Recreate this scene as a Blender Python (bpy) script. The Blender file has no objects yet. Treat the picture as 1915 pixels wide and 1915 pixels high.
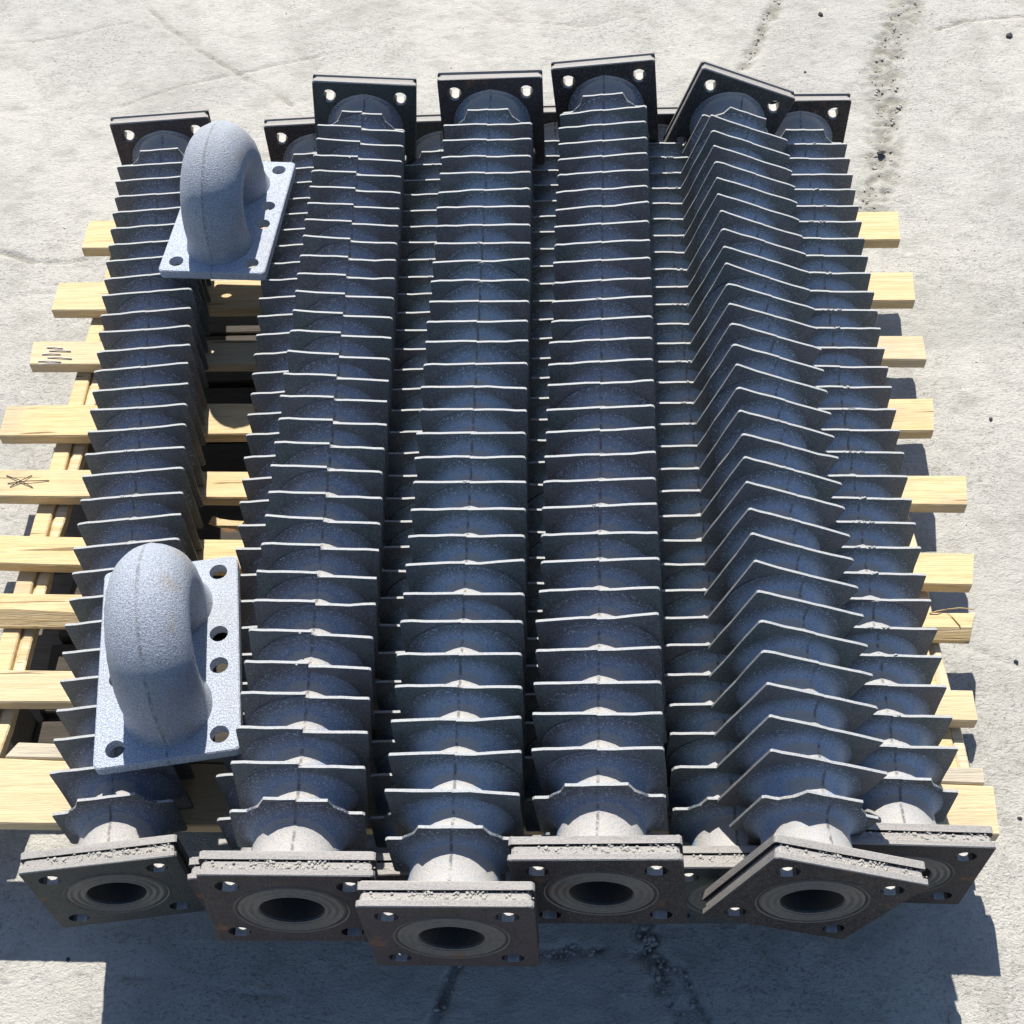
import bpy, bmesh, math, random
import numpy as np
from mathutils import Matrix, Vector

random.seed(11)
rng = np.random.default_rng(11)
scene = bpy.context.scene
COL = scene.collection
R = math.radians

# ------------------------------------------------------------------ camera
cam = bpy.data.cameras.new('camera')
cam.sensor_width = 36.0
cam.lens = 43.975
cam.clip_start = 0.05
cam.clip_end = 500
camo = bpy.data.objects.new('camera', cam)
COL.objects.link(camo)
M_cam = (Matrix.Rotation(0.026104, 4, 'Z') @ Matrix.Rotation(0.664309, 4, 'X') @ Matrix.Rotation(-0.040444, 4, 'Z'))
camo.matrix_world = Matrix.Translation((0.076609, -1.221501, 1.573051)) @ M_cam
scene.camera = camo

# ------------------------------------------------------------------ sky, sun, exposure
SUN_DIR = Vector((0.09, -0.84, -1.0)).normalized()      # the way the light travels
elev = math.asin(-SUN_DIR.z)
world = bpy.data.worlds.new('World')
scene.world = world
world.use_nodes = True
wn = world.node_tree.nodes
wn.clear()
sky = wn.new('ShaderNodeTexSky')
sky.sky_type = 'NISHITA'
sky.sun_disc = False
sky.sun_elevation = elev
sky.sun_rotation = math.atan2(-SUN_DIR.x, -SUN_DIR.y)
sky.ozone_density = 5.0
bg = wn.new('ShaderNodeBackground')
bg.inputs['Strength'].default_value = 0.08
out = wn.new('ShaderNodeOutputWorld')
world.node_tree.links.new(sky.outputs[0], bg.inputs['Color'])
world.node_tree.links.new(bg.outputs[0], out.inputs['Surface'])

sl = bpy.data.lights.new('sun', 'SUN')
sl.energy = 5.0
sl.angle = R(0.53)
sl.color = (1.0, 0.945, 0.86)
so = bpy.data.objects.new('sun', sl)
COL.objects.link(so)
so.rotation_euler = SUN_DIR.to_track_quat('-Z', 'Y').to_euler()
so.location = (-0.6, 5, 6)

scene.view_settings.view_transform = 'Standard'
scene.view_settings.look = 'None'
scene.view_settings.exposure = 0.50
scene.view_settings.gamma = 1.0

# ------------------------------------------------------------------ node helpers and materials
class NT:
    def __init__(s, name):
        s.m = bpy.data.materials.new(name)
        s.m.use_nodes = True
        s.t = s.m.node_tree
        s.t.nodes.clear()
        s.o = s.t.nodes.new('ShaderNodeOutputMaterial')
        s.b = s.t.nodes.new('ShaderNodeBsdfPrincipled')
        s.t.links.new(s.b.outputs[0], s.o.inputs['Surface'])
        s.tc = s.t.nodes.new('ShaderNodeTexCoord')
        s.coord = s.tc.outputs['Object']

    def n(s, kind, **kw):
        x = s.t.nodes.new('ShaderNode' + kind)
        for k, v in kw.items():
            setattr(x, k, v)
        return x

    def l(s, a, b):
        s.t.links.new(a, b)

    def offset(s, amount=37.0):
        """every object gets its own piece of the pattern"""
        oi = s.n('ObjectInfo')
        s.rand = oi.outputs['Random']
        mu = s.n('Math', operation='MULTIPLY')
        s.l(s.rand, mu.inputs[0])
        mu.inputs[1].default_value = amount
        ad = s.n('VectorMath', operation='ADD')
        s.l(s.coord, ad.inputs[0])
        s.l(mu.outputs[0], ad.inputs[1])
        s.coord = ad.outputs[0]

    def noise(s, scale, detail=4, rough=0.55, stretch=None, dist=0.0):
        c = s.coord
        if stretch:
            mp = s.n('VectorMath', operation='MULTIPLY')
            s.l(c, mp.inputs[0])
            mp.inputs[1].default_value = stretch
            c = mp.outputs[0]
        x = s.n('TexNoise')
        x.inputs['Scale'].default_value = scale
        x.inputs['Detail'].default_value = detail
        x.inputs['Roughness'].default_value = rough
        x.inputs['Distortion'].default_value = dist
        s.l(c, x.inputs['Vector'])
        return x.outputs['Fac']

    def ramp(s, fac, lo, hi, a=0.0, b=1.0):
        x = s.n('MapRange', interpolation_type='SMOOTHSTEP')
        s.l(fac, x.inputs[0])
        x.inputs[1].default_value = lo
        x.inputs[2].default_value = hi
        x.inputs[3].default_value = a
        x.inputs[4].default_value = b
        return x.outputs[0]

    def mix(s, fac, a, b):
        x = s.n('Mix', data_type='RGBA')
        for v, i in ((fac, 0), (a, 6), (b, 7)):
            if isinstance(v, bpy.types.NodeSocket):
                s.l(v, x.inputs[i])
            elif i == 0:
                x.inputs[i].default_value = v
            else:
                x.inputs[i].default_value = (*v, 1)
        return x.outputs[2]

    def math(s, op, a, b):
        x = s.n('Math', operation=op)
        for v, i in ((a, 0), (b, 1)):
            if isinstance(v, bpy.types.NodeSocket):
                s.l(v, x.inputs[i])
            else:
                x.inputs[i].default_value = v
        return x.outputs[0]

    def bump(s, h, dist, strength=1.0, prev=None):
        x = s.n('Bump')
        x.inputs['Strength'].default_value = strength
        x.inputs['Distance'].default_value = dist
        s.l(h, x.inputs['Height'])
        if prev:
            s.l(prev, x.inputs['Normal'])
        return x.outputs[0]

    def up(s):
        """how far the surface faces upwards: where grit and dust have settled"""
        g = s.n('NewGeometry')
        sp = s.n('SeparateXYZ')
        s.l(g.outputs['Normal'], sp.inputs[0])
        return sp.outputs['Z']

    def done(s, color, rough, normal=None, spec=0.5, metal=0.0):
        if isinstance(color, bpy.types.NodeSocket):
            s.l(color, s.b.inputs['Base Color'])
        else:
            s.b.inputs['Base Color'].default_value = (*color, 1)
        if isinstance(rough, bpy.types.NodeSocket):
            s.l(rough, s.b.inputs['Roughness'])
        else:
            s.b.inputs['Roughness'].default_value = rough
        s.b.inputs['Specular IOR Level'].default_value = spec
        s.b.inputs['Metallic'].default_value = metal
        if normal:
            s.l(normal, s.b.inputs['Normal'])
        return s.m


def mat_iron(name, c0, c1, rust=0.0, dust=(0.56, 0.545, 0.51), spec=0.35, lo=0.45, hi=0.7, spk=(0.24, 0.255, 0.28), outer=None, patchy=0.75):
    t = NT(name)
    t.offset()
    big = t.noise(22, 3)
    fine = t.noise(420, 3, 0.7)
    grain = t.noise(900, 2, 0.6)
    c = t.mix(t.ramp(big, 0.3, 0.7), c0, c1)
    if outer:       # bluish bounced light painted round the fin roots, fading into the fin skin
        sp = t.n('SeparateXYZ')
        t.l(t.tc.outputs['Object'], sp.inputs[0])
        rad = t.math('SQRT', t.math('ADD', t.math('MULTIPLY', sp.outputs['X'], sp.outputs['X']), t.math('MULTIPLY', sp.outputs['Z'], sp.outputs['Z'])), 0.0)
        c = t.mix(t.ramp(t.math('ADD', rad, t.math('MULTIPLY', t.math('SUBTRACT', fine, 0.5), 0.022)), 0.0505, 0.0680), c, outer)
    c = t.mix(t.ramp(t.rand, 0.45, 1.0, 0.0, 0.5), c, (0.135, 0.108, 0.122))
    c = t.mix(t.ramp(t.rand, 0.45, 0.0, 0.0, 0.5), c, (0.085, 0.125, 0.118))
    strk = t.noise(1.0, 4, 0.65, (230, 3, 22))
    c = t.mix(t.ramp(strk, 0.50, 0.72, 0, 0.45), c, tuple(x * 0.55 for x in c0))                # drawn-out mould streaks
    c = t.mix(t.ramp(fine, 0.51, 0.66, 0, 0.8), c, spk)       # cast skin speckle
    c = t.mix(t.ramp(t.noise(480, 2, 0.6), 0.56, 0.68, 0, 0.75), c, tuple(x * 0.35 for x in c0))
    if rust:
        r_ = t.noise(17, 4, 0.6)
        f = t.ramp(r_, 0.60, 0.74, 0, rust)
        c = t.mix(f, c, t.mix(t.ramp(grain, 0.4, 0.6), (0.19, 0.075, 0.03), (0.30, 0.14, 0.05)))
    up = t.up()
    sp_ = t.ramp(fine, 0.36, 0.54, patchy, 1.0)
    if outer:       # sand has stayed all over the bare necks beside the flanges
        up = t.math('ADD', up, t.ramp(t.math('ABSOLUTE', sp.outputs['Y'], 0.0), 0.664, 0.686, 0.0, 0.42))
    d = t.math('MULTIPLY', t.math('MULTIPLY', sp_, t.ramp(up, lo, hi)), t.ramp(t.noise(60, 4, 0.7), 0.15, 0.42, 0.72, 1.0))
    dcol = t.mix(t.ramp(grain, 0.36, 0.50), tuple(x * 0.74 for x in dust), dust)
    c = t.mix(d, c, dcol)
    if outer:       # parting line of the mould
        sm = t.math('MULTIPLY', t.ramp(t.math('ABSOLUTE', sp.outputs['X'], 0.0), 0.0009, 0.0026, 1, 0), t.ramp(t.noise(130, 3), 0.40, 0.58, 0.1, 0.85))
        c = t.mix(sm, c, (0.13, 0.125, 0.12))
    n_ = t.bump(t.noise(260, 5, 0.7), 0.0016, 0.55)
    n_ = t.bump(grain, 0.0009, 0.5, n_)
    return t.done(c, t.ramp(fine, 0.3, 0.7, 0.5, 0.72), n_, spec)


M_FIN = mat_iron('cast_iron_fin', (0.102, 0.120, 0.130), (0.158, 0.166, 0.174), 0.0, (0.47, 0.485, 0.49), lo=0.22, hi=0.5, spk=(0.27, 0.29, 0.31), patchy=0.8)
M_PIPE = mat_iron('cast_iron_pipe', (0.30, 0.40, 0.555), (0.38, 0.48, 0.64), 0.0, (0.47, 0.448, 0.415), 0.3, 0.77, 0.94, (0.50, 0.60, 0.74),  # pale blue base carries the glow painted at the fin roots
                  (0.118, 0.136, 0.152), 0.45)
M_FLANGE = mat_iron('cast_iron_flange', (0.024, 0.021, 0.024), (0.046, 0.039, 0.040), 0.7, (0.40, 0.382, 0.36), 0.2, 0.18, 0.46, spk=(0.15, 0.145, 0.14), patchy=0.8)
M_HOLE = mat_iron('bolt_hole_wall', (0.012, 0.011, 0.012), (0.022, 0.019, 0.019), 0.2, (0.60, 0.59, 0.57), 0.1, 0.70, 0.92, spk=(0.04, 0.038, 0.036), patchy=0.9)  # near-black walls, pale bottom: hole shade and sunlit crescent painted in
M_BORE = None


def mat_ring():
    t = NT('machined_ring')
    t.offset()
    r_ = t.noise(17, 4, 0.6)
    c = t.mix(t.noise(180, 4), (0.085, 0.080, 0.072), (0.18, 0.172, 0.16))
    c = t.mix(t.ramp(r_, 0.60, 0.76, 0, 0.7), c, (0.22, 0.10, 0.04))
    return t.done(c, 0.55, t.bump(t.noise(500, 3), 0.0006, 0.4), 0.3)


M_RING = mat_ring()


def mat_elbow(name, k):
    t = NT(name)
    t.offset()
    g = t.noise(560, 3, 0.7)
    g2 = t.noise(260, 2, 0.6)
    c = t.mix(t.ramp(g, 0.40, 0.60), (0.245 * k, 0.29 * k, 0.365 * k), (0.50 * k, 0.54 * k, 0.60 * k))
    c = t.mix(t.ramp(g2, 0.55, 0.70, 0, 0.45), c, (0.19 * k, 0.23 * k, 0.30 * k))
    c = t.mix(t.ramp(t.noise(9, 3), 0.45, 0.75, 0, 0.4), c, (0.33 * k, 0.335 * k, 0.34 * k))
    sp = t.n('SeparateXYZ')
    t.l(t.tc.outputs['Object'], sp.inputs[0])
    ax = t.math('ABSOLUTE', sp.outputs['X'], 0.0)
    # parting line of the mould with dark broken flecks, and a brown stain along the right flank
    seam = t.math('MULTIPLY', t.ramp(ax, 0.0012, 0.0030, 1, 0), t.ramp(t.noise(150, 3), 0.40, 0.62, 0.1, 0.7))
    c = t.mix(seam, c, (0.16, 0.17, 0.18))
    st = t.math('MULTIPLY', t.ramp(sp.outputs['X'], 0.018, 0.036), t.ramp(t.noise(26, 4, 0.6), 0.50, 0.66, 0, 0.35 if k < 1.2 else 0.0))
    c = t.mix(st, c, (0.33, 0.25, 0.16))
    n_ = t.bump(t.noise(300, 4, 0.65), 0.003, 0.6)
    n_ = t.bump(g, 0.0016, 0.8, n_)
    return t.done(c, 0.62, n_, 0.4)


M_ELBOW = mat_elbow('shot_blasted_casting', 0.96)
M_PLATE = mat_elbow('shot_blasted_plate', 1.25)


def mat_wood(name, a, b, dark):
    t = NT(name)
    t.offset(53.0)
    g1 = t.noise(1.0, 5, 0.6, (5, 95, 95), 0.8)
    g2 = t.noise(1.0, 4, 0.7, (18, 420, 420), 0.2)
    c = t.mix(t.ramp(g1, 0.32, 0.68), a, b)
    c = t.mix(t.ramp(g2, 0.50, 0.70, 0, 0.55), c, dark)
    m = tuple(sum(a) / 3 * k for k in (0.98, 0.92, 0.76))
    c = t.mix(t.ramp(t.rand, 0.3, 1.0, 0.0, 0.35), c, m)                                   # some boards are greyer
    c = t.mix(t.ramp(t.noise(5, 4, 0.65), 0.50, 0.72, 0, 0.5), c, tuple(x * 0.68 for x in m))   # handling dirt
    c = t.mix(t.ramp(t.noise(1.0, 3, 0.6, (3.5, 60, 60), 0.3), 0.66, 0.69, 0, 0.8), c, tuple(x * 0.35 for x in dark))  # splits
    v = t.n('TexVoronoi')
    mp = t.n('VectorMath', operation='MULTIPLY')
    t.l(t.coord, mp.inputs[0])
    mp.inputs[1].default_value = (5.0, 9.0, 3.0)
    t.l(mp.outputs[0], v.inputs['Vector'])
    v.inputs['Scale'].default_value = 1.0
    kn = t.ramp(v.outputs['Distance'], 0.045, 0.11, 0.85, 0.0)
    c = t.mix(kn, c, (0.20, 0.10, 0.04))
    n_ = t.bump(g2, 0.0018, 0.7)
    n_ = t.bump(g1, 0.003, 0.5, n_)
    return t.done(c, 0.75, n_, 0.3)


M_WOOD = mat_wood('pale_pine', (0.73, 0.57, 0.325), (0.64, 0.465, 0.23), (0.45, 0.275, 0.105))
M_WOOD_OLD = mat_wood('weathered_pine', (0.50, 0.445, 0.35), (0.58, 0.51, 0.38), (0.30, 0.24, 0.16))
M_WOOD_GREY = mat_wood('dark_grey_pine', (0.13, 0.12, 0.105), (0.17, 0.15, 0.125), (0.08, 0.07, 0.055))  # darker grey pine for runner boards and blocks
M_BARK = mat_wood('splintered_pine', (0.78, 0.67, 0.45), (0.60, 0.46, 0.25), (0.30, 0.20, 0.10))


def mat_ground():
    t = NT('rough_concrete')
    a = t.n('Attribute', attribute_name='dirt')
    dirt = a.outputs['Fac']
    big = t.noise(1.6, 4)
    mid = t.noise(14, 5, 0.65)
    st = t.noise(1.0, 6, 0.72, (42, 72, 60), 1.3)
    pit = t.noise(1.0, 3, 0.6, (150, 220, 200), 0.9)
    gr = t.noise(520, 3, 0.65)
    c = t.mix(t.ramp(big, 0.3, 0.7), (0.56, 0.546, 0.498), (0.47, 0.462, 0.43))
    c = t.mix(t.ramp(mid, 0.45, 0.70, 0, 0.7), c, (0.37, 0.362, 0.325))
    wear = t.ramp(t.noise(3.2, 5, 0.65), 0.38, 0.62, 0.30, 1.0)
    c = t.mix(t.math('MULTIPLY', t.ramp(st, 0.54, 0.66, 0, 0.7), wear), c, (0.27, 0.26, 0.225))
    c = t.mix(t.math('MULTIPLY', t.ramp(pit, 0.545, 0.64, 0, 0.75), wear), c, (0.22, 0.21, 0.18))
    c = t.mix(t.ramp(gr, 0.34, 0.52, 0.30, 0.0), c, (0.20, 0.19, 0.17))
    f = t.math('MULTIPLY', t.ramp(dirt, 0.02, 1.0), t.ramp(mid, 0.2, 0.6, 0.5, 0.95))
    c = t.mix(f, c, (0.25, 0.24, 0.195))
    stain = t.ramp(t.noise(2.3, 5, 0.65, None, 0.6), 0.52, 0.66, 0, 0.5)
    c = t.mix(stain, c, (0.34, 0.335, 0.30))
    n_ = t.bump(st, 0.008, 0.5)
    n_ = t.bump(pit, 0.004, 0.6, n_)
    n_ = t.bump(gr, 0.0014, 0.45, n_)
    return t.done(c, 0.9, n_, 0.25)


M_GROUND = mat_ground()


def mat_plain(name, c0, c1, scale=120, rough=0.6, spec=0.4, metal=0.0):
    t = NT(name)
    t.offset()
    return t.done(t.mix(t.noise(scale, 4), c0, c1), rough, t.bump(t.noise(scale * 2, 3), 0.001, 0.5), spec, metal)


M_STONE = mat_plain('grey_stone', (0.36, 0.35, 0.32), (0.50, 0.485, 0.44), 160, 0.85, 0.2)
M_BORE = mat_plain('rusty_bore', (0.05, 0.045, 0.040), (0.11, 0.095, 0.080), 300, 0.85, 0.15)
M_DARK = mat_plain('dark_clinker', (0.025, 0.025, 0.028), (0.06, 0.06, 0.06), 160, 0.8, 0.3)
M_NAIL = mat_plain('bright_steel', (0.42, 0.42, 0.44), (0.75, 0.75, 0.76), 90, 0.4, 0.6, 0.0)
M_STRAW = mat_plain('dry_straw', (0.50, 0.33, 0.13), (0.62, 0.45, 0.2), 90, 0.7)

# ------------------------------------------------------------------ mesh helpers
def obj(name, mesh_or_bm, mat=None, parent=None, smooth=False):
    if isinstance(mesh_or_bm, bmesh.types.BMesh):
        me = bpy.data.meshes.new(name)
        mesh_or_bm.to_mesh(me)
        mesh_or_bm.free()
    else:
        me = mesh_or_bm
    if mat and not me.materials:
        me.materials.append(mat)
    if smooth:
        for p in me.polygons:
            p.use_smooth = True
    o = bpy.data.objects.new(name, me)
    COL.objects.link(o)
    if parent:
        o.parent = parent
    return o


def tag(o, label, cat, group=None):
    o['label'] = label
    o['category'] = cat
    if group:
        o['group'] = group
    return o


def empty(name, loc, rot=None):
    o = bpy.data.objects.new(name, None)
    o.empty_display_size = 0.05
    COL.objects.link(o)
    m = Matrix.Translation(loc)
    if rot is not None:
        m = m @ rot
    o.location = m.to_translation()
    o.rotation_euler = m.to_euler()
    return o


def mesh_from(name, verts, faces, mat, smooth=False):
    me = bpy.data.meshes.new(name)
    me.from_pydata([tuple(v) for v in verts], [], faces)
    me.update()
    me.materials.append(mat)
    if smooth:
        me.polygons.foreach_set('use_smooth', [True] * len(me.polygons))
    return me


def lathe_y(name, prof, seg, mat, closed=False, smooth=True, sharp=40):
    """surface of revolution about local Y from (y, r) points"""
    vs, fs = [], []
    n = len(prof)
    for y, r in prof:
        for j in range(seg):
            a = 2 * math.pi * j / seg
            vs.append((r * math.sin(a), y, r * math.cos(a)))
    for i in range(n if closed else n - 1):
        i2 = (i + 1) % n
        for j in range(seg):
            j2 = (j + 1) % seg
            fs.append((i * seg + j, i * seg + j2, i2 * seg + j2, i2 * seg + j))
    me = mesh_from(name, vs, fs, mat, smooth)
    bm = bmesh.new()
    bm.from_mesh(me)
    bmesh.ops.recalc_face_normals(bm, faces=bm.faces)
    if smooth:
        for e in bm.edges:
            if len(e.link_faces) == 2 and e.calc_face_angle(0) > R(sharp):
                e.smooth = False
    bm.to_mesh(me)
    bm.free()
    return me


def sweep(name, pts, rad, seg, mat):
    vs, fs = [], []
    pts = [Vector(p) for p in pts]
    for i, p in enumerate(pts):
        d = (pts[min(i + 1, len(pts) - 1)] - pts[max(i - 1, 0)]).normalized()
        a = d.orthogonal().normalized()
        b = d.cross(a)
        for j in range(seg):
            w = 2 * math.pi * j / seg
            vs.append(p + rad * (math.cos(w) * a + math.sin(w) * b))
    for i in range(len(pts) - 1):
        for j in range(seg):
            j2 = (j + 1) % seg
            fs.append((i * seg + j, i * seg + j2, (i + 1) * seg + j2, (i + 1) * seg + j))
    fs.append(tuple(range(seg))[::-1])
    fs.append(tuple((len(pts) - 1) * seg + j for j in range(seg)))
    return mesh_from(name, vs, fs, mat, True)


# ------------------------------------------------------------------ ground
GZ = -0.16
_tab = rng.random((256, 256))


def vnoise(x, y):
    xi = np.floor(x).astype(int)
    yi = np.floor(y).astype(int)
    u = x - xi
    v = y - yi
    u = u * u * (3 - 2 * u)
    v = v * v * (3 - 2 * v)
    a = _tab[xi % 256, yi % 256]
    b = _tab[(xi + 1) % 256, yi % 256]
    c = _tab[xi % 256, (yi + 1) % 256]
    d = _tab[(xi + 1) % 256, (yi + 1) % 256]
    return (a * (1 - u) + b * u) * (1 - v) + (c * (1 - u) + d * u) * v


def fbm(x, y, o=4):
    s, k, t = 0, 1, 0
    for i in range(o):
        s = s + k * vnoise(x * 2 ** i + 17.3 * i, y * 2 ** i + 9.1 * i)
        t += k
        k *= 0.5
    return s / t


# cracks in the slab: points, half width, depth, rubble amount
CRACKS = [
    ([(-0.921, 1.866), (-0.854, 1.76), (-0.736, 1.62), (-0.629, 1.521), (-0.541, 1.438), (-0.476, 1.376)], 0.0045, 0.006, 0),
    ([(-0.887, 1.387), (-0.753, 1.47), (-0.578, 1.53), (-0.424, 1.581), (-0.373, 1.603)], 0.003, 0.003, 0),
    ([(-1.249, 1.679), (-1.168, 1.681), (-1.077, 1.701), (-0.989, 1.741), (-0.924, 1.763)], 0.003, 0.003, 0),
    ([(0.733, 1.784), (0.687, 1.674), (0.647, 1.568), (0.625, 1.517), (0.601, 1.477)], 0.014, 0.005, 0.4),
    ([(1.07, 1.768), (0.998, 1.622), (0.945, 1.462), (0.925, 1.31), (0.875, 1.109), (0.84, 0.997), (0.803, 0.89)], 0.034, 0.007, 1),
    ([(-1.048, 0.87), (-0.971, 0.832), (-0.902, 0.83), (-0.853, 0.839)], 0.005, 0.006, 0),
    ([(-0.888, 0.223), (-0.85, 0.269), (-0.799, 0.307)], 0.002, 0.003, 0),
    ([(-0.01, -0.6), (-0.034, -0.649), (-0.048, -0.678), (-0.059, -0.706), (-0.069, -0.73), (-0.09, -0.80)], 0.0075, 0.012, 0.3),
    ([(0.05, -0.64), (0.112, -0.637), (0.164, -0.634), (0.211, -0.641), (0.233, -0.62)], 0.007, 0.008, 0.9),
    ([(0.215, -0.58), (0.225, -0.631), (0.236, -0.675), (0.246, -0.71), (0.252, -0.744), (0.26, -0.82)], 0.013, 0.010, 1),
    ([(0.229, -0.646), (0.271, -0.668), (0.282, -0.71), (0.3, -0.745), (0.33, -0.8)], 0.004, 0.006, 0.3),
    ([(-0.494, -0.665), (-0.423, -0.671), (-0.355, -0.682), (-0.266, -0.695)], 0.002, 0.003, 0),
    ([(1.087, 1.618), (1.176, 1.663), (1.333, 1.68)], 0.004, 0.004, 0.2),
    ([(-0.07, 1.824), (0.054, 1.716), (0.242, 1.683), (0.451, 1.773)], 0.0025, 0.003, 0),
    ([(-1.011, 0.718), (-0.916, 0.739), (-0.858, 0.729)], 0.002, 0.003, 0),
    ([(0.684, -0.126), (0.757, -0.148), (0.851, -0.2)], 0.002, 0.003, 0),
    ([(0.945, 1.462), (0.86, 1.40), (0.74, 1.44), (0.64, 1.40)], 0.002, 0.003, 0),
]


def build_ground():
    st = 0.0062
    far = np.array([0.05, 0.15, 0.4, 1, 2.5, 6, 14, 30, 60])
    xs = np.arange(-1.55, 1.6, st)
    ys = np.arange(-1.0, 2.15, st)
    xs = np.concatenate([xs[0] - far[::-1], xs, xs[-1] + far])
    ys = np.concatenate([ys[0] - far[::-1], ys, ys[-1] + far])
    X, Y = np.meshgrid(xs, ys, indexing='ij')
    wx = X + 0.012 * (fbm(X * 22, Y * 22, 3) - 0.5)
    wy = Y + 0.012 * (fbm(X * 22 + 40, Y * 22 + 11, 3) - 0.5)
    Z = 0.004 * (fbm(X * 6, Y * 6, 3) - 0.5) + 0.0022 * (fbm(X * 45, Y * 70, 3) - 0.5)
    Z += 0.0018 * (fbm(X * 150, Y * 190, 2) - 0.5)
    D = np.zeros_like(X)
    for pts, hw, dep, rub in CRACKS:
        d = np.full(X.shape, 9.0)
        for (x0, y0), (x1, y1) in zip(pts[:-1], pts[1:]):
            L2 = (x1 - x0) ** 2 + (y1 - y0) ** 2
            t = np.clip(((wx - x0) * (x1 - x0) + (wy - y0) * (y1 - y0)) / L2, 0, 1)
            d = np.minimum(d, np.hypot(wx - x0 - t * (x1 - x0), wy - y0 - t * (y1 - y0)))
        wob = hw * (0.25 + 1.5 * fbm(X * 25 + 5, Y * 25, 3))
        prof = np.clip(1.6 - d / np.maximum(wob, 1e-4), 0, 1)
        if rub:
            lump = np.clip(fbm(X * 70 + 3, Y * 70, 3) * 2.2 - 0.75, 0, 1)
            Z -= dep * prof * (1 - rub * lump * 1.1)
            D = np.maximum(D, prof * (0.2 + 0.65 * (1 - lump)))
        else:
            Z -= dep * prof
            brk = np.clip(fbm(X * 9 + 2, Y * 9, 2) * 3.2 - 0.75, 0, 1)
            Z += dep * prof * (1 - brk) * 0.8
            D = np.maximum(D, prof * 0.55 * brk)
    # the slab stays level outside the part the photograph shows
    core = (np.abs(X) < 1.62) & (Y > -1.05) & (Y < 2.2)
    Z = np.where(core, Z, 0)
    nx, ny = X.shape
    V = np.stack([X, Y, Z + GZ], -1).reshape(-1, 3)
    idx = np.arange(nx * ny).reshape(nx, ny)
    F = np.stack([idx[:-1, :-1], idx[1:, :-1], idx[1:, 1:], idx[:-1, 1:]], -1).reshape(-1, 4)
    me = bpy.data.meshes.new('ground')
    me.vertices.add(len(V))
    me.vertices.foreach_set('co', V.astype(np.float32).ravel())
    me.loops.add(F.size)
    me.loops.foreach_set('vertex_index', F.astype(np.int32).ravel())
    me.polygons.add(len(F))
    me.polygons.foreach_set('loop_start', np.arange(0, F.size, 4, dtype=np.int32))
    me.polygons.foreach_set('loop_total', np.full(len(F), 4, dtype=np.int32))
    me.polygons.foreach_set('use_smooth', np.ones(len(F), dtype=bool))
    at = me.attributes.new('dirt', 'FLOAT', 'POINT')
    at.data.foreach_set('value', D.astype(np.float32).ravel())
    me.update()
    me.validate()
    o = obj('ground', me, M_GROUND)
    o['kind'] = 'structure'
    o['label'] = 'worn pale concrete slab with cracks and a rubbly joint'


build_ground()


def rock(bm, loc, r, flat=0.6):
    g = bmesh.ops.create_icosphere(bm, subdivisions=1, radius=r)
    ang = random.random() * 6.28
    sx, sy = random.uniform(0.7, 1.3), random.uniform(0.7, 1.3)
    for v in g['verts']:
        k = random.uniform(0.75, 1.2)
        x, y, z = v.co.x * sx * k, v.co.y * sy * k, v.co.z * flat * k
        v.co = Vector((loc[0] + x * math.cos(ang) - y * math.sin(ang), loc[1] + x * math.sin(ang) + y * math.cos(ang), loc[2] + z))


def build_gravel():
    bm = bmesh.new()
    for pts, hw, dep, rub in CRACKS:
        if rub < 0.25:
            continue
        for (x0, y0), (x1, y1) in zip(pts[:-1], pts[1:]):
            L = math.hypot(x1 - x0, y1 - y0)
            for _ in range(int(L * (800 if hw < 0.02 else 380) * rub)):
                t = random.random()
                w = random.gauss(0, hw * 0.75)
                nx_, ny_ = -(y1 - y0) / L, (x1 - x0) / L
                r = random.choice([0.0012, 0.0016, 0.002, 0.0026, 0.0036]) * random.uniform(0.8, 1.3)
                rock(bm, (x0 + t * (x1 - x0) + nx_ * w, y0 + t * (y1 - y0) + ny_ * w, GZ - 0.002 - 0.004 * random.random() + r * 0.3), r)
    for _ in range(420):
        r = random.uniform(0.0008, 0.0022)
        rock(bm, (random.uniform(-1.3, 1.4), random.uniform(-0.8, 1.9), GZ + r * 0.3), r)
    o = obj('gravel', bm, M_STONE)
    o['kind'] = 'stuff'
    o['label'] = 'loose grey grit and crumbs in the slab joints'


build_gravel()

# ------------------------------------------------------------------ pallet
def plank_mesh(name, quad, z0, z1, mat, ch=0.002, nseg=14, jit=0.0008, wane=0.0):
    """quad: (left back, left front, right front, right back) corners of the top face"""
    lb, lf, rf, rb = [Vector((*q, 0)) for q in quad]
    vs, fs = [], []
    for i in range(nseg + 1):
        t = i / nseg
        b = lb.lerp(rb, t)
        f = lf.lerp(rf, t)
        d = (b - f).normalized()
        jb, jf = random.gauss(0, jit), random.gauss(0, jit)
        b = b + d * jb
        f = f + d * jf
        dz = random.gauss(0, jit * 0.35)
        if i in (0, nseg):
            b.x += random.gauss(0, 0.003)
            f.x += random.gauss(0, 0.003)
        w = wane * random.uniform(0.6, 1.3)
        ring = [(f + d * (ch + w), z1 + dz), (f + d * 0.0, z1 - ch - w * 0.7 + dz), (f, z0 + ch), (f + d * ch, z0),
                (b - d * ch, z0), (b, z0 + ch), (b, z1 - ch + dz), (b - d * ch, z1 + dz)]
        for p, z in ring:
            vs.append((p.x, p.y, z))
    for i in range(nseg):
        for j in range(8):
            j2 = (j + 1) % 8
            fs.append((i * 8 + j, i * 8 + j2, (i + 1) * 8 + j2, (i + 1) * 8 + j))
    fs.append(tuple(range(8))[::-1])
    fs.append(tuple(nseg * 8 + j for j in range(8)))
    me = mesh_from(name, vs, fs, mat)
    bm = bmesh.new()
    bm.from_mesh(me)
    bmesh.ops.recalc_face_normals(bm, faces=bm.faces)
    bm.to_mesh(me)
    bm.free()
    return me


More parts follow.
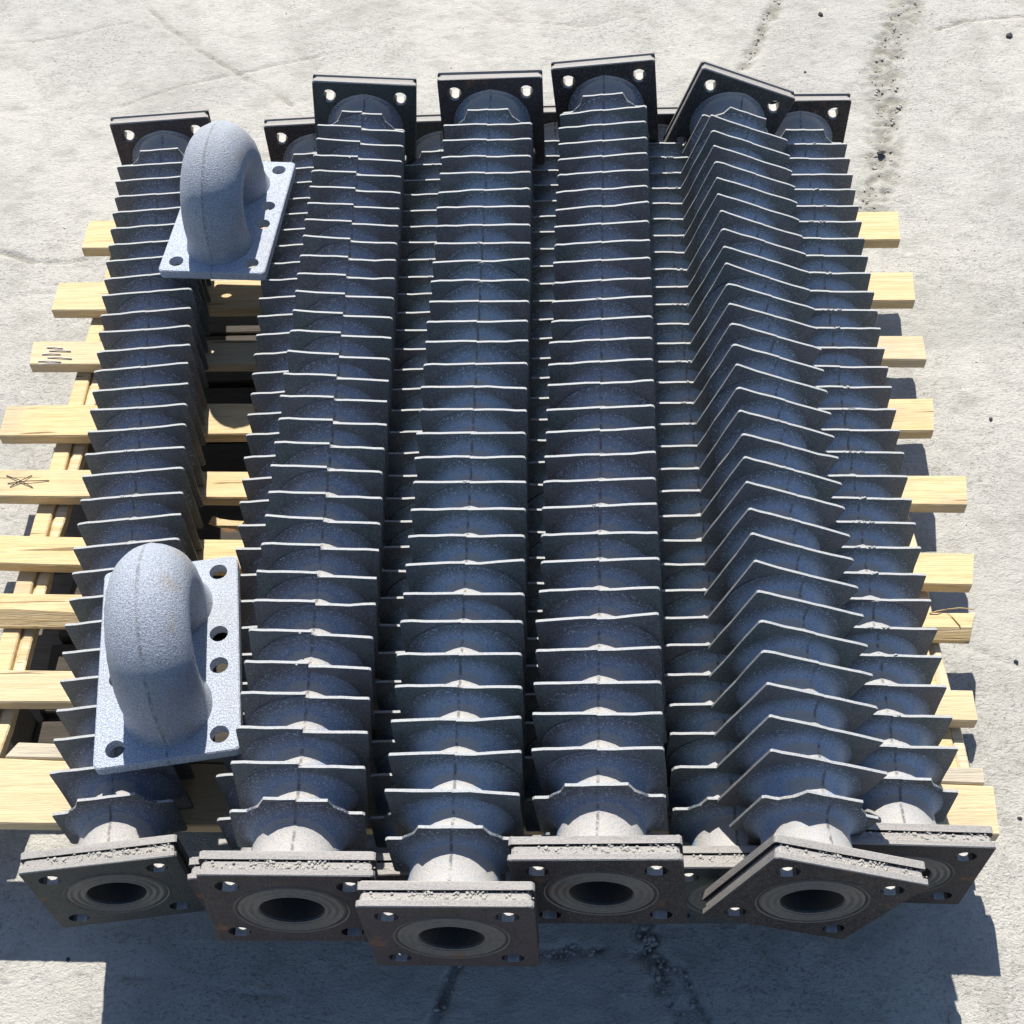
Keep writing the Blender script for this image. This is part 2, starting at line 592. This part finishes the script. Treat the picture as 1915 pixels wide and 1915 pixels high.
BL = [((-0.78, 0.764), (-0.787, 0.679)), ((-0.807, 0.584), (-0.81, 0.506)), ((-0.816, 0.425), (-0.817, 0.364)),
      ((-0.829, 0.268), (-0.83, 0.196)), ((-0.835, 0.123), (-0.835, 0.066)), ((-0.830, -0.013), (-0.825, -0.069)),
      ((-0.825, -0.123), (-0.825, -0.176)), ((-0.815, -0.261), (-0.815, -0.314)), ((-0.659, -0.385), (-0.667, -0.408)),
      ((-0.815, -0.402), (-0.815, -0.502))]
BR = [((0.796, 0.733), (0.789, 0.649)), ((0.788, 0.56), (0.778, 0.48)), ((0.773, 0.39), (0.769, 0.33)),
      ((0.762, 0.237), (0.751, 0.164)), ((0.78, 0.066), (0.766, 0.005)), ((0.754, -0.089), (0.742, -0.147)),
      ((0.729, -0.198), (0.721, -0.239)), ((0.697, -0.328), (0.689, -0.379)), ((0.681, -0.449), (0.685, -0.472)),
      ((0.685, -0.474), (0.684, -0.545))]
pallet = tag(empty('pallet', (0, 0, GZ)), 'pale pine pallet on the concrete, carrying the whole stack of finned tubes', 'pallet')


def pal(name, quad, z0, z1, mat, **kw):
    o = obj(name, plank_mesh(name, quad, z0, z1, mat, **kw), None, pallet)
    o.location = (0, 0, -GZ)
    return o


for i in range(10):
    (lb, lf), (rb, rf) = BL[i], BR[i]
    o = pal('deck_board', (lb, lf, rf, rb), -0.022, 0.0, M_WOOD_OLD if i == 8 else M_WOOD, wane=0.016 if i == 6 else 0.0)
    if i == 6:
        o['label'] = 'deck board with a splintered slanting front edge'
    if i == 8:
        o['label'] = 'narrow weathered grey deck board'


def stringer(xc0, xc1, y0, y1):
    # planks under the deck: the quad runs along y, so its "left" end is the far one
    for k, (a, b, mt, z1) in enumerate(((-0.023, 0.004, M_WOOD, -0.0225), (0.0045, 0.024, M_BARK, -0.027))):
        q = ((xc0 + b, y1), (xc0 + a, y1), (xc1 + a, y0), (xc1 + b, y0))
        pal('stringer', q, -0.046, z1, mt, nseg=18, jit=0.0016 if k else 0.0007, wane=0.004 if k else 0.0)
    q = ((xc0 + 0.024, y1), (xc0 - 0.034, y1), (xc1 - 0.034, y0), (xc1 + 0.024, y0))
    pal('runner_board', q, GZ + 0.001, GZ + 0.0215, M_WOOD_GREY, nseg=10)
    for y in (y1 - 0.06, 0.23, y0 + 0.09):
        pal('block', ((xc0 - 0.022, y + 0.035), (xc0 - 0.022, y - 0.035), (xc0 + 0.022, y - 0.035), (xc0 + 0.022, y + 0.035)), GZ + 0.022, -0.0465, M_WOOD_GREY, nseg=3)


stringer(-0.715, -0.712, -0.41, 0.745)
stringer(0.0, 0.0, -0.50, 0.74)
stringer(0.66, 0.655, -0.52, 0.70)

M_GAP_SHADE = mat_wood('gap_shade_dark', (0.055, 0.047, 0.038), (0.075, 0.062, 0.048), (0.03, 0.025, 0.02))  # near-black colour standing in for shade in the deck gaps
for y in (0.62, 0.49, 0.35, 0.21, 0.07, -0.07, -0.21, -0.35):  # boards added below the deck to darken its gaps
    for x0, x1 in ((-0.69, -0.036), (-0.022 + 0.048, 0.624)):
        pal('gap_shade_board', ((x0, y + 0.062), (x0, y - 0.062), (x1, y - 0.062), (x1, y + 0.062)), GZ + 0.0225, GZ + 0.043, M_GAP_SHADE, nseg=4)

# ------------------------------------------------------------------ finned tubes
P = 0.043735            # fin pitch
S = 0.15                # fin width
FL = 0.1850             # flange width
YF = 0.7505             # outer flange face
YB = 0.7225             # inner flange face
BORE = 0.036


def make_pipe_mesh():
    prof = []
    fil = ((0.0016, 0.0725), (0.0024, 0.0675), (0.0036, 0.0628), (0.0056, 0.0585), (0.0085, 0.0548), (0.0130, 0.0520), (0.0185, 0.0507))
    for k in range(29, -2, -1):
        y = (14 - k) * P
        prof += [(y - d, r) for d, r in reversed(fil)] + [(y + d, r) for d, r in fil]
    a = [(-YB - 0.002, 0.0715), (-YB + 0.0006, 0.0690), (-YB + 0.0022, 0.0645), (-YB + 0.005, 0.0602), (-YB + 0.011, 0.0565), (-YB + 0.022, 0.0535), (-YB + 0.036, 0.0515)]
    prof = a + prof + [(-y, r) for y, r in reversed(a)]
    prof += [(YF - 0.004, 0.0600), (YF - 0.003, BORE), (0.3, BORE), (0.0, BORE), (-0.3, BORE), (-YF + 0.003, BORE), (-YF + 0.004, 0.0600)]
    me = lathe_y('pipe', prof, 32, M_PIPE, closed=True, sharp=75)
    me.materials.append(M_BORE)
    for p_ in me.polygons:
        if max(math.hypot(me.vertices[i].co.x, me.vertices[i].co.z) for i in p_.vertices) < BORE + 0.001:
            p_.material_index = 1
    # moulding seam along the top and bottom
    for v in me.vertices:
        if abs(v.co.x) < 1e-4 and math.hypot(v.co.x, v.co.z) > 0.044:
            v.co.z *= 1.02
    return me


PIPE = make_pipe_mesh()


def half_outline(sign, rnd, chip, notch):
    """outline of one half of a fin, from the seam at the top round to the seam at the bottom, x >= 0"""
    h = S / 2
    pts = []
    J = lambda s=0.0005: rnd.gauss(0, s)
    if notch:
        b, d = 0.035, 0.030
        top = [(0, h), (0.017, h + J()), (b, h)]
        for t in (0.25, 0.5, 0.75, 1.0):
            a = t * math.pi / 2
            top.append((b + 0.004 + 0.020 * (1 - math.cos(a)), h - 0.003 - (d - 0.003) * math.sin(a)))
        top += [(h - 0.003, h - d), (h, h - d - 0.003)]
        bot = [(x, -z) for x, z in reversed(top)]
        pts = top + bot
    else:
        c = chip
        top = [(0, h), (0.02, h + J()), (0.042, h + J()), (0.06, h + J()), (h - c, h + J(0.0003)), (h - c * 0.3, h - c * 0.3), (h, h - c)]
        side = [(h + J(), 0.03), (h + J(), 0.0), (h + J(), -0.03)]
        bot = [(h, -h + 0.003), (h - 0.003, -h), (0.03, -h), (0, -h)]
        pts = top + side + bot
    return [(sign * x, z) for x, z in pts]


def fin_mesh(name, seed, step, notch=False, flash=0, lumps=0):
    rnd = random.Random(seed)
    bm = bmesh.new()
    th = 0.00175
    for sign in (-1, 1):
        chip = rnd.choice([0.002, 0.003, 0.004, 0.003, 0.005, 0.010 if seed % 3 == 0 else 0.003])
        ol = half_outline(sign, rnd, chip, notch)
        dy = -sign * step * 0.35 + rnd.gauss(0, 0.0003)
        dz = -sign * step * 0.5
        f = [bm.verts.new((x, -th + dy, z + dz)) for x, z in ol]
        b = [bm.verts.new((x, th + dy, z + dz)) for x, z in ol]
        if not notch and rnd.random() < 0.45:       # a corner knocked out of true
            kx, kz = rnd.uniform(0.02, 0.05), rnd.gauss(0, 0.045)
            for v in f + b:
                q = max(0.0, abs(v.co.x) - kx) * max(0.0, v.co.z + 0.02) / 0.095
                v.co.y += q * kz
        n = len(ol)
        bm.faces.new(f)
        bm.faces.new(b[::-1])
        for i in range(n):
            j = (i + 1) % n
            bm.faces.new((f[j], f[i], b[i], b[j]))
    if flash:       # casting flash standing on the seam
        hgt = rnd.uniform(0.0022, 0.0048) * flash
        z0, z1 = 0.046, 0.0742
        for s_ in (0.0008,):
            v = [bm.verts.new(c) for c in ((-s_, -th, z1), (s_, -th, z1), (s_ * 0.5, -th - hgt * 0.35, z1 - 0.002), (-s_ * 0.5, -th - hgt * 0.35, z1 - 0.002),
                                           (-s_, -th, z0), (s_, -th, z0), (s_ * 0.5, -th - hgt, z0), (-s_ * 0.5, -th - hgt, z0))]
            for q in ((0, 1, 2, 3), (3, 2, 6, 7), (0, 3, 7, 4), (2, 1, 5, 6), (4, 7, 6, 5)):
                bm.faces.new([v[i] for i in q])
    for _ in range(lumps):
        r = rnd.uniform(0.0009, 0.0024)
        x = rnd.gauss(0, 0.009)
        g = bmesh.ops.create_icosphere(bm, subdivisions=1, radius=r)
        for v in g['verts']:
            k = rnd.uniform(0.7, 1.25)
            v.co = Vector((x + v.co.x * k * 1.5, rnd.gauss(0, 0.0008) + v.co.y * k * 1.1, S / 2 + 0.0003 + v.co.z * k * 0.8))
    bmesh.ops.recalc_face_normals(bm, faces=bm.faces)
    me = bpy.data.meshes.new(name)
    bm.to_mesh(me)
    bm.free()
    me.materials.append(M_FIN)
    return me


def rounded_square(h, r, k=3):
    pts = []
    for cx, cz, a0 in ((1, 1, 0), (-1, 1, 90), (-1, -1, 180), (1, -1, 270)):
        for i in range(k + 1):
            a = R(a0 + 90 * i / k)
            pts.append((cx * (h - r) + r * math.cos(a), cz * (h - r) + r * math.sin(a)))
    return pts


def flange_mesh(seed):
    """front-facing flange: outer face at y = -YF; two plates with a groove and a set-back band between them"""
    rnd = random.Random(seed)
    bm = bmesh.new()
    h = FL / 2
    prof = [(-YF, 0.0012), (-YF + 0.0012, 0.0), (-YF + 0.0068, 0.0), (-YF + 0.0085, 0.0030), (-YF + 0.0164, 0.0034),
            (-YF + 0.0166, 0.0070), (-YF + 0.0182, 0.0070), (-YF + 0.0184, 0.0002), (-YB - 0.0012, 0.0), (-YB, 0.0014)]
    loops = []
    for y, ins in prof:
        ring = []
        for x, z in rounded_square(h - ins, 0.0045):
            ring.append(bm.verts.new((x + rnd.gauss(0, 0.0003), y + rnd.gauss(0, 0.0002), z + rnd.gauss(0, 0.0003))))
        loops.append(ring)
    n = len(loops[0])
    for a, b in zip(loops[:-1], loops[1:]):
        for i in range(n):
            j = (i + 1) % n
            bm.faces.new((a[i], a[j], b[j], b[i]))
    holes = [(sx * 0.0635, sz * 0.0635, 0.0130) for sx in (-1, 1) for sz in (-1, 1)]

    def circ(x, z, r, y, seg=18):
        return [bm.verts.new((x + r * math.cos(2 * math.pi * i / seg), y, z + r * math.sin(2 * math.pi * i / seg))) for i in range(seg)]

    def cap(outer, y):
        rings = [circ(x, z, r, y) for x, z, r in holes] + [circ(0, 0, 0.059, y, 28)]
        es = []
        for ring in [outer] + rings:
            for i in range(len(ring)):
                a, b = ring[i], ring[(i + 1) % len(ring)]
                e = bm.edges.get((a, b)) or bm.edges.new((a, b))
                es.append(e)
        bmesh.ops.triangle_fill(bm, edges=es, use_beauty=True, normal=(0, 1, 0))
        return rings

    r1 = cap(loops[0], -YF)
    for v in loops[0]:
        v.co.y = -YF
    r2 = cap(loops[-1], -YB)
    for a, b in zip(r1, r2):
        m = len(a)
        for i in range(m):
            j = (i + 1) % m
            f_ = bm.faces.new((a[i], a[j], b[j], b[i]))
            f_.material_index = 1
    bmesh.ops.recalc_face_normals(bm, faces=bm.faces)
    me = bpy.data.meshes.new('flange')
    bm.to_mesh(me)
    bm.free()
    me.materials.append(M_FLANGE)
    me.materials.append(M_HOLE)
    return me


FLANGE = [flange_mesh(s) for s in (1, 2, 3)]
ring_prof = [(-YF + 0.010, 0.0585), (-YF + 0.0004, 0.0640), (-YF - 0.0010, 0.0632)]
r_ = 0.0632
k = 0
while r_ > BORE + 0.005:
    r_ -= 0.0026
    ring_prof.append((-YF - 0.0010 + 0.0018 * (k % 2 == 0), r_))
    r_ -= 0.0012
    ring_prof.append((-YF - 0.0010 + 0.0018 * (k % 2 == 0), r_))
    r_ -= 0.0005
    k += 1
ring_prof += [(-YF - 0.0006, BORE + 0.002), (-YF + 0.0004, BORE), (-YF + 0.0026, BORE)]
RING = lathe_y('sealing_ring', ring_prof, 48, M_RING, sharp=25)



def grit_mesh(seed):
    random.seed(seed)
    bm = bmesh.new()
    for _ in range(170):
        r = random.choice([0.0007, 0.001, 0.0013, 0.0018]) * random.uniform(0.8, 1.2)
        x = random.gauss(0, 0.03) if random.random() < 0.4 else random.uniform(-0.088, 0.088)
        if random.random() < 0.55:
            y, z = -YF + random.uniform(0.0088, 0.0155), FL / 2 - 0.0031
        else:
            y, z = -YF + random.uniform(0.0158, 0.0183), FL / 2 - 0.0066 + random.random() * 0.004
        rock(bm, (x, y, z + r * 0.4), r, 0.8)
    me = bpy.data.meshes.new('grit')
    bm.to_mesh(me)
    bm.free()
    me.materials.append(M_STONE)
    return me


GRIT = [grit_mesh(5), grit_mesh(6)]
VAR = {}
for cls, step, fl, lm in (('flat', 0.0004, 0, 0), ('step', 0.0036, 0.5, 0), ('flash', 0.0008, 0.7, 0), ('gritty', 0.0006, 0.4, 5)):
    VAR[cls] = [fin_mesh('fin', 100 + s + hash_ * 20, step, False, fl if s % 2 else 0, (lm * (s % 3) // 2) if lm else (1 if s == 2 else 0))
                for hash_, s in zip([len(cls)] * 12, range(12))]
    VAR[cls + 'N'] = [fin_mesh('fin', 300 + s, step * 0.6, True, fl if s else 0, 0) for s in range(2)]

TUBES = [  # x, y, z, yaw, roll, pitch, class, label
    (-0.53471, 0.11057, 0.07981, 0.11586, 0.01807, 0.01161, 'flat', 'lower-layer finned tube at the far left end, lying right under both grey return bends'),
    (-0.28559, 0.09839, 0.07599, 0.05544, 0.00074, 0.00294, 'flat', 'lower-layer finned tube that holds up the right edges of both return bends'),
    (-0.070, 0.0960, 0.0765, 0.0175, 0.0, 0.002, 'flat', 'lower-layer finned tube glimpsed in the slot left of the frontmost upper tube'),
    (0.135, 0.1150, 0.0765, 0.0, 0.0, 0.002, 'flat', 'lower-layer finned tube glimpsed in the slot right of the frontmost upper tube'),
    (0.326, 0.0985, 0.0765, -0.012, 0.0, 0.004, 'gritty', 'lower-layer finned tube showing grit-clotted fin tips left of the tilted tube'),
    (0.56371, 0.1226, 0.07845, -0.05594, -0.01933, 0.00968, 'gritty', 'lower-layer finned tube at the far right end, gritty lumps on its fin tips'),
    (-0.20521, 0.03067, 0.21796, 0.01414, 0.08677, -0.01968, 'step', 'upper-layer finned tube nearest the return bends, fins stepped at the middle seam'),
    (0.0, 0.0, 0.22638, -0.02608, -0.02093, 0.00172, 'flash', 'upper-layer finned tube whose front flange juts out closest to the camera'),
    (0.18625, 0.04681, 0.22151, -0.05608, -0.10962, -0.00192, 'flash', 'upper-layer finned tube with fins leaning slightly left, between the frontmost and the tilted tube'),
    (0.4181, 0.0484, 0.18294, -0.04733, 0.3450, -0.005, 'flat', 'finned tube rolled on its corner so its square fins and flanges stand as diamonds'),
]
for ti, (x, y, z, yaw, roll, pit, cls, label) in enumerate(TUBES):
    rot = Matrix.Rotation(yaw, 4, 'Z') @ Matrix.Rotation(pit, 4, 'X') @ Matrix.Rotation(roll, 4, 'Y')
    root = tag(empty('finned_tube', (x, y, z), rot), label, 'finned tube', 'cast iron finned tubes stacked on the pallet')
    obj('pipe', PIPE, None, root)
    rr = random.Random(50 + ti)
    for k in range(-1, 30):
        nt = k in (-1, 29)
        me = rr.choice(VAR[cls + 'N'] if nt else VAR[cls])
        f = obj('fin', me, None, root)
        f.location = (rr.gauss(0, 0.0005), (14 - k) * P + rr.gauss(0, 0.0004), rr.gauss(0, 0.0005))
        f.rotation_euler = (rr.gauss(0, 0.006), rr.gauss(0, 0.005), rr.gauss(0, 0.006))
    for end in (0, 1):
        fl = obj('flange', rr.choice(FLANGE), None, root)
        rg = obj('sealing_ring', RING, None, fl)
        if not end:
            gt = obj('grit', rr.choice(GRIT), None, fl)
            gt['kind'] = 'stuff'
        if end:
            fl.rotation_euler = (0, 0, math.pi)

# ------------------------------------------------------------------ return bends
def bend_mesh():
    hw, r, s = 0.077, 0.0515, 0.034
    path = []
    for t in (0.0, 0.006, 0.014, 0.024):
        path.append((-hw, t, (0, 1), r + 0.0055 * (1 - t / 0.024) ** 2))
    n = 26
    for i in range(n + 1):
        a = math.pi * i / n
        path.append((-hw * math.cos(a), s + hw * math.sin(a), (math.sin(a), math.cos(a)), r))
    for t in (0.024, 0.014, 0.006, 0.0):
        path.append((hw, t, (0, -1), r + 0.0055 * (1 - t / 0.024) ** 2))
    seg = 48
    vs, fs = [], []
    for y, z, (ty, tz), rad in path:
        # outward in the bend plane, perpendicular to the tangent
        oy, oz = -tz, ty
        for j in range(seg):
            a = 2 * math.pi * j / seg
            k = rad + (0.0016 if j in (0,) else 0) + 0.0005 * math.sin(3.1 * len(vs) / seg + 2 * a)
            vs.append((k * math.sin(a), y + oy * k * math.cos(a), z + oz * k * math.cos(a)))
    for i in range(len(path) - 1):
        for j in range(seg):
            j2 = (j + 1) % seg
            fs.append((i * seg + j, i * seg + j2, (i + 1) * seg + j2, (i + 1) * seg + j))
    me = mesh_from('bend_pipe', vs, fs, M_ELBOW, True)
    bm = bmesh.new()
    bm.from_mesh(me)
    bmesh.ops.recalc_face_normals(bm, faces=bm.faces)
    bm.to_mesh(me)
    bm.free()
    return me


def plate_mesh(w, l, t):
    bm = bmesh.new()

    def ring(ins, z):
        return [bm.verts.new((x * 1.0, y_, z)) for x, y_ in
                [(px * (w / 2 - ins) / (w / 2), py * (l / 2 - ins) / (l / 2)) for px, py in rect]]

    rect = []
    rc = 0.009
    for cx, cy, a0 in ((1, 1, 0), (-1, 1, 90), (-1, -1, 180), (1, -1, 270)):
        for i in range(5):
            a = R(a0 + 22.5 * i)
            rect.append((cx * (w / 2 - rc) + rc * math.cos(a), cy * (l / 2 - rc) + rc * math.sin(a)))
    loops = [ring(0.0016, 0), ring(0, -0.0016), ring(0, -t + 0.001), ring(0.001, -t)]
    n = len(rect)
    for a, b in zip(loops[:-1], loops[1:]):
        for i in range(n):
            bm.faces.new((a[i], a[(i + 1) % n], b[(i + 1) % n], b[i]))
    holes = [(sx * 0.065, sy * yy) for sx in (-1, 1) for sy in (-1, 1) for yy in (0.126, 0.0245)]

    def cap(outer, z):
        rings = [[bm.verts.new((x + 0.0122 * math.cos(2 * math.pi * i / 20), y_ + 0.0122 * math.sin(2 * math.pi * i / 20), z)) for i in range(20)] for x, y_ in holes]
        es = []
        for rg in [outer] + rings:
            for i in range(len(rg)):
                a, b = rg[i], rg[(i + 1) % len(rg)]
                es.append(bm.edges.get((a, b)) or bm.edges.new((a, b)))
        bmesh.ops.triangle_fill(bm, edges=es, use_beauty=True, normal=(0, 0, 1))
        return rings

    r1, r2 = cap(loops[0], 0), cap(loops[-1], -t)
    for a, b in zip(r1, r2):
        for i in range(20):
            bm.faces.new((a[i], a[(i + 1) % 20], b[(i + 1) % 20], b[i]))
    bmesh.ops.recalc_face_normals(bm, faces=bm.faces)
    me = bpy.data.meshes.new('base_plate')
    bm.to_mesh(me)
    bm.free()
    me.materials.append(M_PLATE)
    return me


BEND = bend_mesh()
PLATE = plate_mesh(0.183, 0.302, 0.0165)
for (x, y, z, yaw, pit, label) in (
        (-0.404, -0.355, 0.1735, R(8.2), R(0.3), 'nearer grey U-shaped return bend, its holed plate resting near the front flanges'),
        (-0.445, 0.548, 0.1775, R(-4.4), R(0.5), 'farther grey U-shaped return bend with a brown stain, resting near the back flanges')):
    b = tag(empty('return_bend', (x, y, z), Matrix.Rotation(yaw, 4, 'Z') @ Matrix.Rotation(pit, 4, 'X')), label, 'pipe bend', 'cast return bends on the tubes')
    obj('base_plate', PLATE, None, b)
    obj('bend_pipe', BEND, None, b)

# ------------------------------------------------------------------ small things
def line_thing(name, pts, rad, mat, label, cat, group=None):
    c = sum((Vector(p) for p in pts), Vector()) / len(pts)
    o = obj(name, sweep(name, [Vector(p) - c for p in pts], rad, 6, mat))
    o.location = c
    return tag(o, label, cat, group)


ZB = 0.0022
NL = '%s bright nail, counted from the back, in the bunch on the third deck board'
for k_, (x0, L_) in enumerate(((-0.792, 0.030), (-0.786, 0.040), (-0.797, 0.034), (-0.785, 0.045), (-0.800, 0.042), (-0.796, 0.036))):
    y0 = 0.406 - 0.0085 * k_
    dy = random.uniform(-0.005, 0.003)
    line_thing('nail', [(x0, y0, 0.0012), (x0 + L_ * 0.5, y0 + dy * 0.5 + 0.0012, 0.0024), (x0 + L_, y0 + dy, 0.0014)], 0.0011, M_NAIL, NL % ('first second third fourth fifth sixth'.split()[k_]), 'nail', 'bent nails on the third deck board')
WL = '%s thin dark wire scrap in the crossed trio on the fifth deck board'
for a, b, wd in (((-0.792, 0.107), (-0.742, 0.080), 'frontward-slanting'), ((-0.786, 0.090), (-0.718, 0.094), 'longest, straight-lying'), ((-0.780, 0.082), (-0.749, 0.106), 'shortest, backward-slanting')):
    m = ((a[0] + b[0]) / 2, (a[1] + b[1]) / 2 + random.uniform(-0.003, 0.003))
    line_thing('wire_scrap', [(*a, 0.001), (*m, 0.0035), (*b, 0.0015)], 0.0007, M_DARK, WL % wd, 'wire', 'wire scraps on the fifth deck board')
line_thing('straw', [(0.664, -0.198, 0.0015), (0.676, -0.196, 0.004), (0.688, -0.193, 0.003), (0.697, -0.207, 0.002), (0.704, -0.222, 0.0015)], 0.0009, M_STRAW,
           'bent dry straw lying on the right end of the splintered board', 'straw')
line_thing('straw', [(0.69, -0.193, 0.0035), (0.71, -0.1905, 0.003), (0.731, -0.192, 0.001)], 0.0008, M_STRAW,
           'short straight dry straw along the back edge of the splintered board', 'straw')
bm = bmesh.new()
bmesh.ops.create_cube(bm, size=1)
bmesh.ops.subdivide_edges(bm, edges=bm.edges[:], cuts=2)
for v in bm.verts:
    v.co = Vector((v.co.x * 0.055, v.co.y * 0.013 + 0.004 * math.sin(v.co.x * 5), v.co.z * 0.005)) + Vector((random.gauss(0, 0.001), random.gauss(0, 0.0012), random.gauss(0, 0.0006)))
ch = tag(obj('wood_chip', bm, M_WOOD), 'splintered orange wood chip down in the gap between deck boards', 'wood chip')
ch.location = (-0.437, 0.062, -0.083)
ch.rotation_euler = (0.1, 0.05, -0.3)

for (x, y), r, mt, lab in (
        ((0.829, 1.709), 0.008, M_DARK, 'small square black crumb on the slab behind the right tubes'),
        ((1.273, 1.590), 0.010, M_DARK, 'long black crumb on the slab at the far right corner'),
        ((0.753, 1.459), 0.004, M_DARK, 'tiny black crumb on the slab behind the tilted flange'),
        ((0.925, 0.329), 0.005, M_DARK, 'black crumb on the slab to the right of the fourth deck board'),
        ((0.875, 1.134), 0.010, M_DARK, 'black lump in the rubbly joint right of the back flanges'),
        ((0.841, -0.187), 0.004, M_DARK, 'black crumb on the slab right of the splintered board'),
        ((0.780, -0.452), 0.004, M_DARK, 'black crumb on the slab right of the front deck boards'),
        ((0.186, -0.695), 0.006, M_STONE, 'pale pebble in the shadow in front of the stack'),
        ((0.622, -0.733), 0.009, M_STONE, 'flat pale pebble at the right edge of the shadow'),
        ((-0.579, -0.638), 0.003, M_DARK, 'black crumb at the sunlit corner beside the front left flange')):
    bm = bmesh.new()
    rock(bm, (0, 0, 0), r, 0.45)
    o = obj('pebble' if mt is M_STONE else 'crumb', bm, mt)
    o.location = (x, y, GZ + r * 0.25)
    tag(o, lab, 'pebble' if mt is M_STONE else 'crumb')
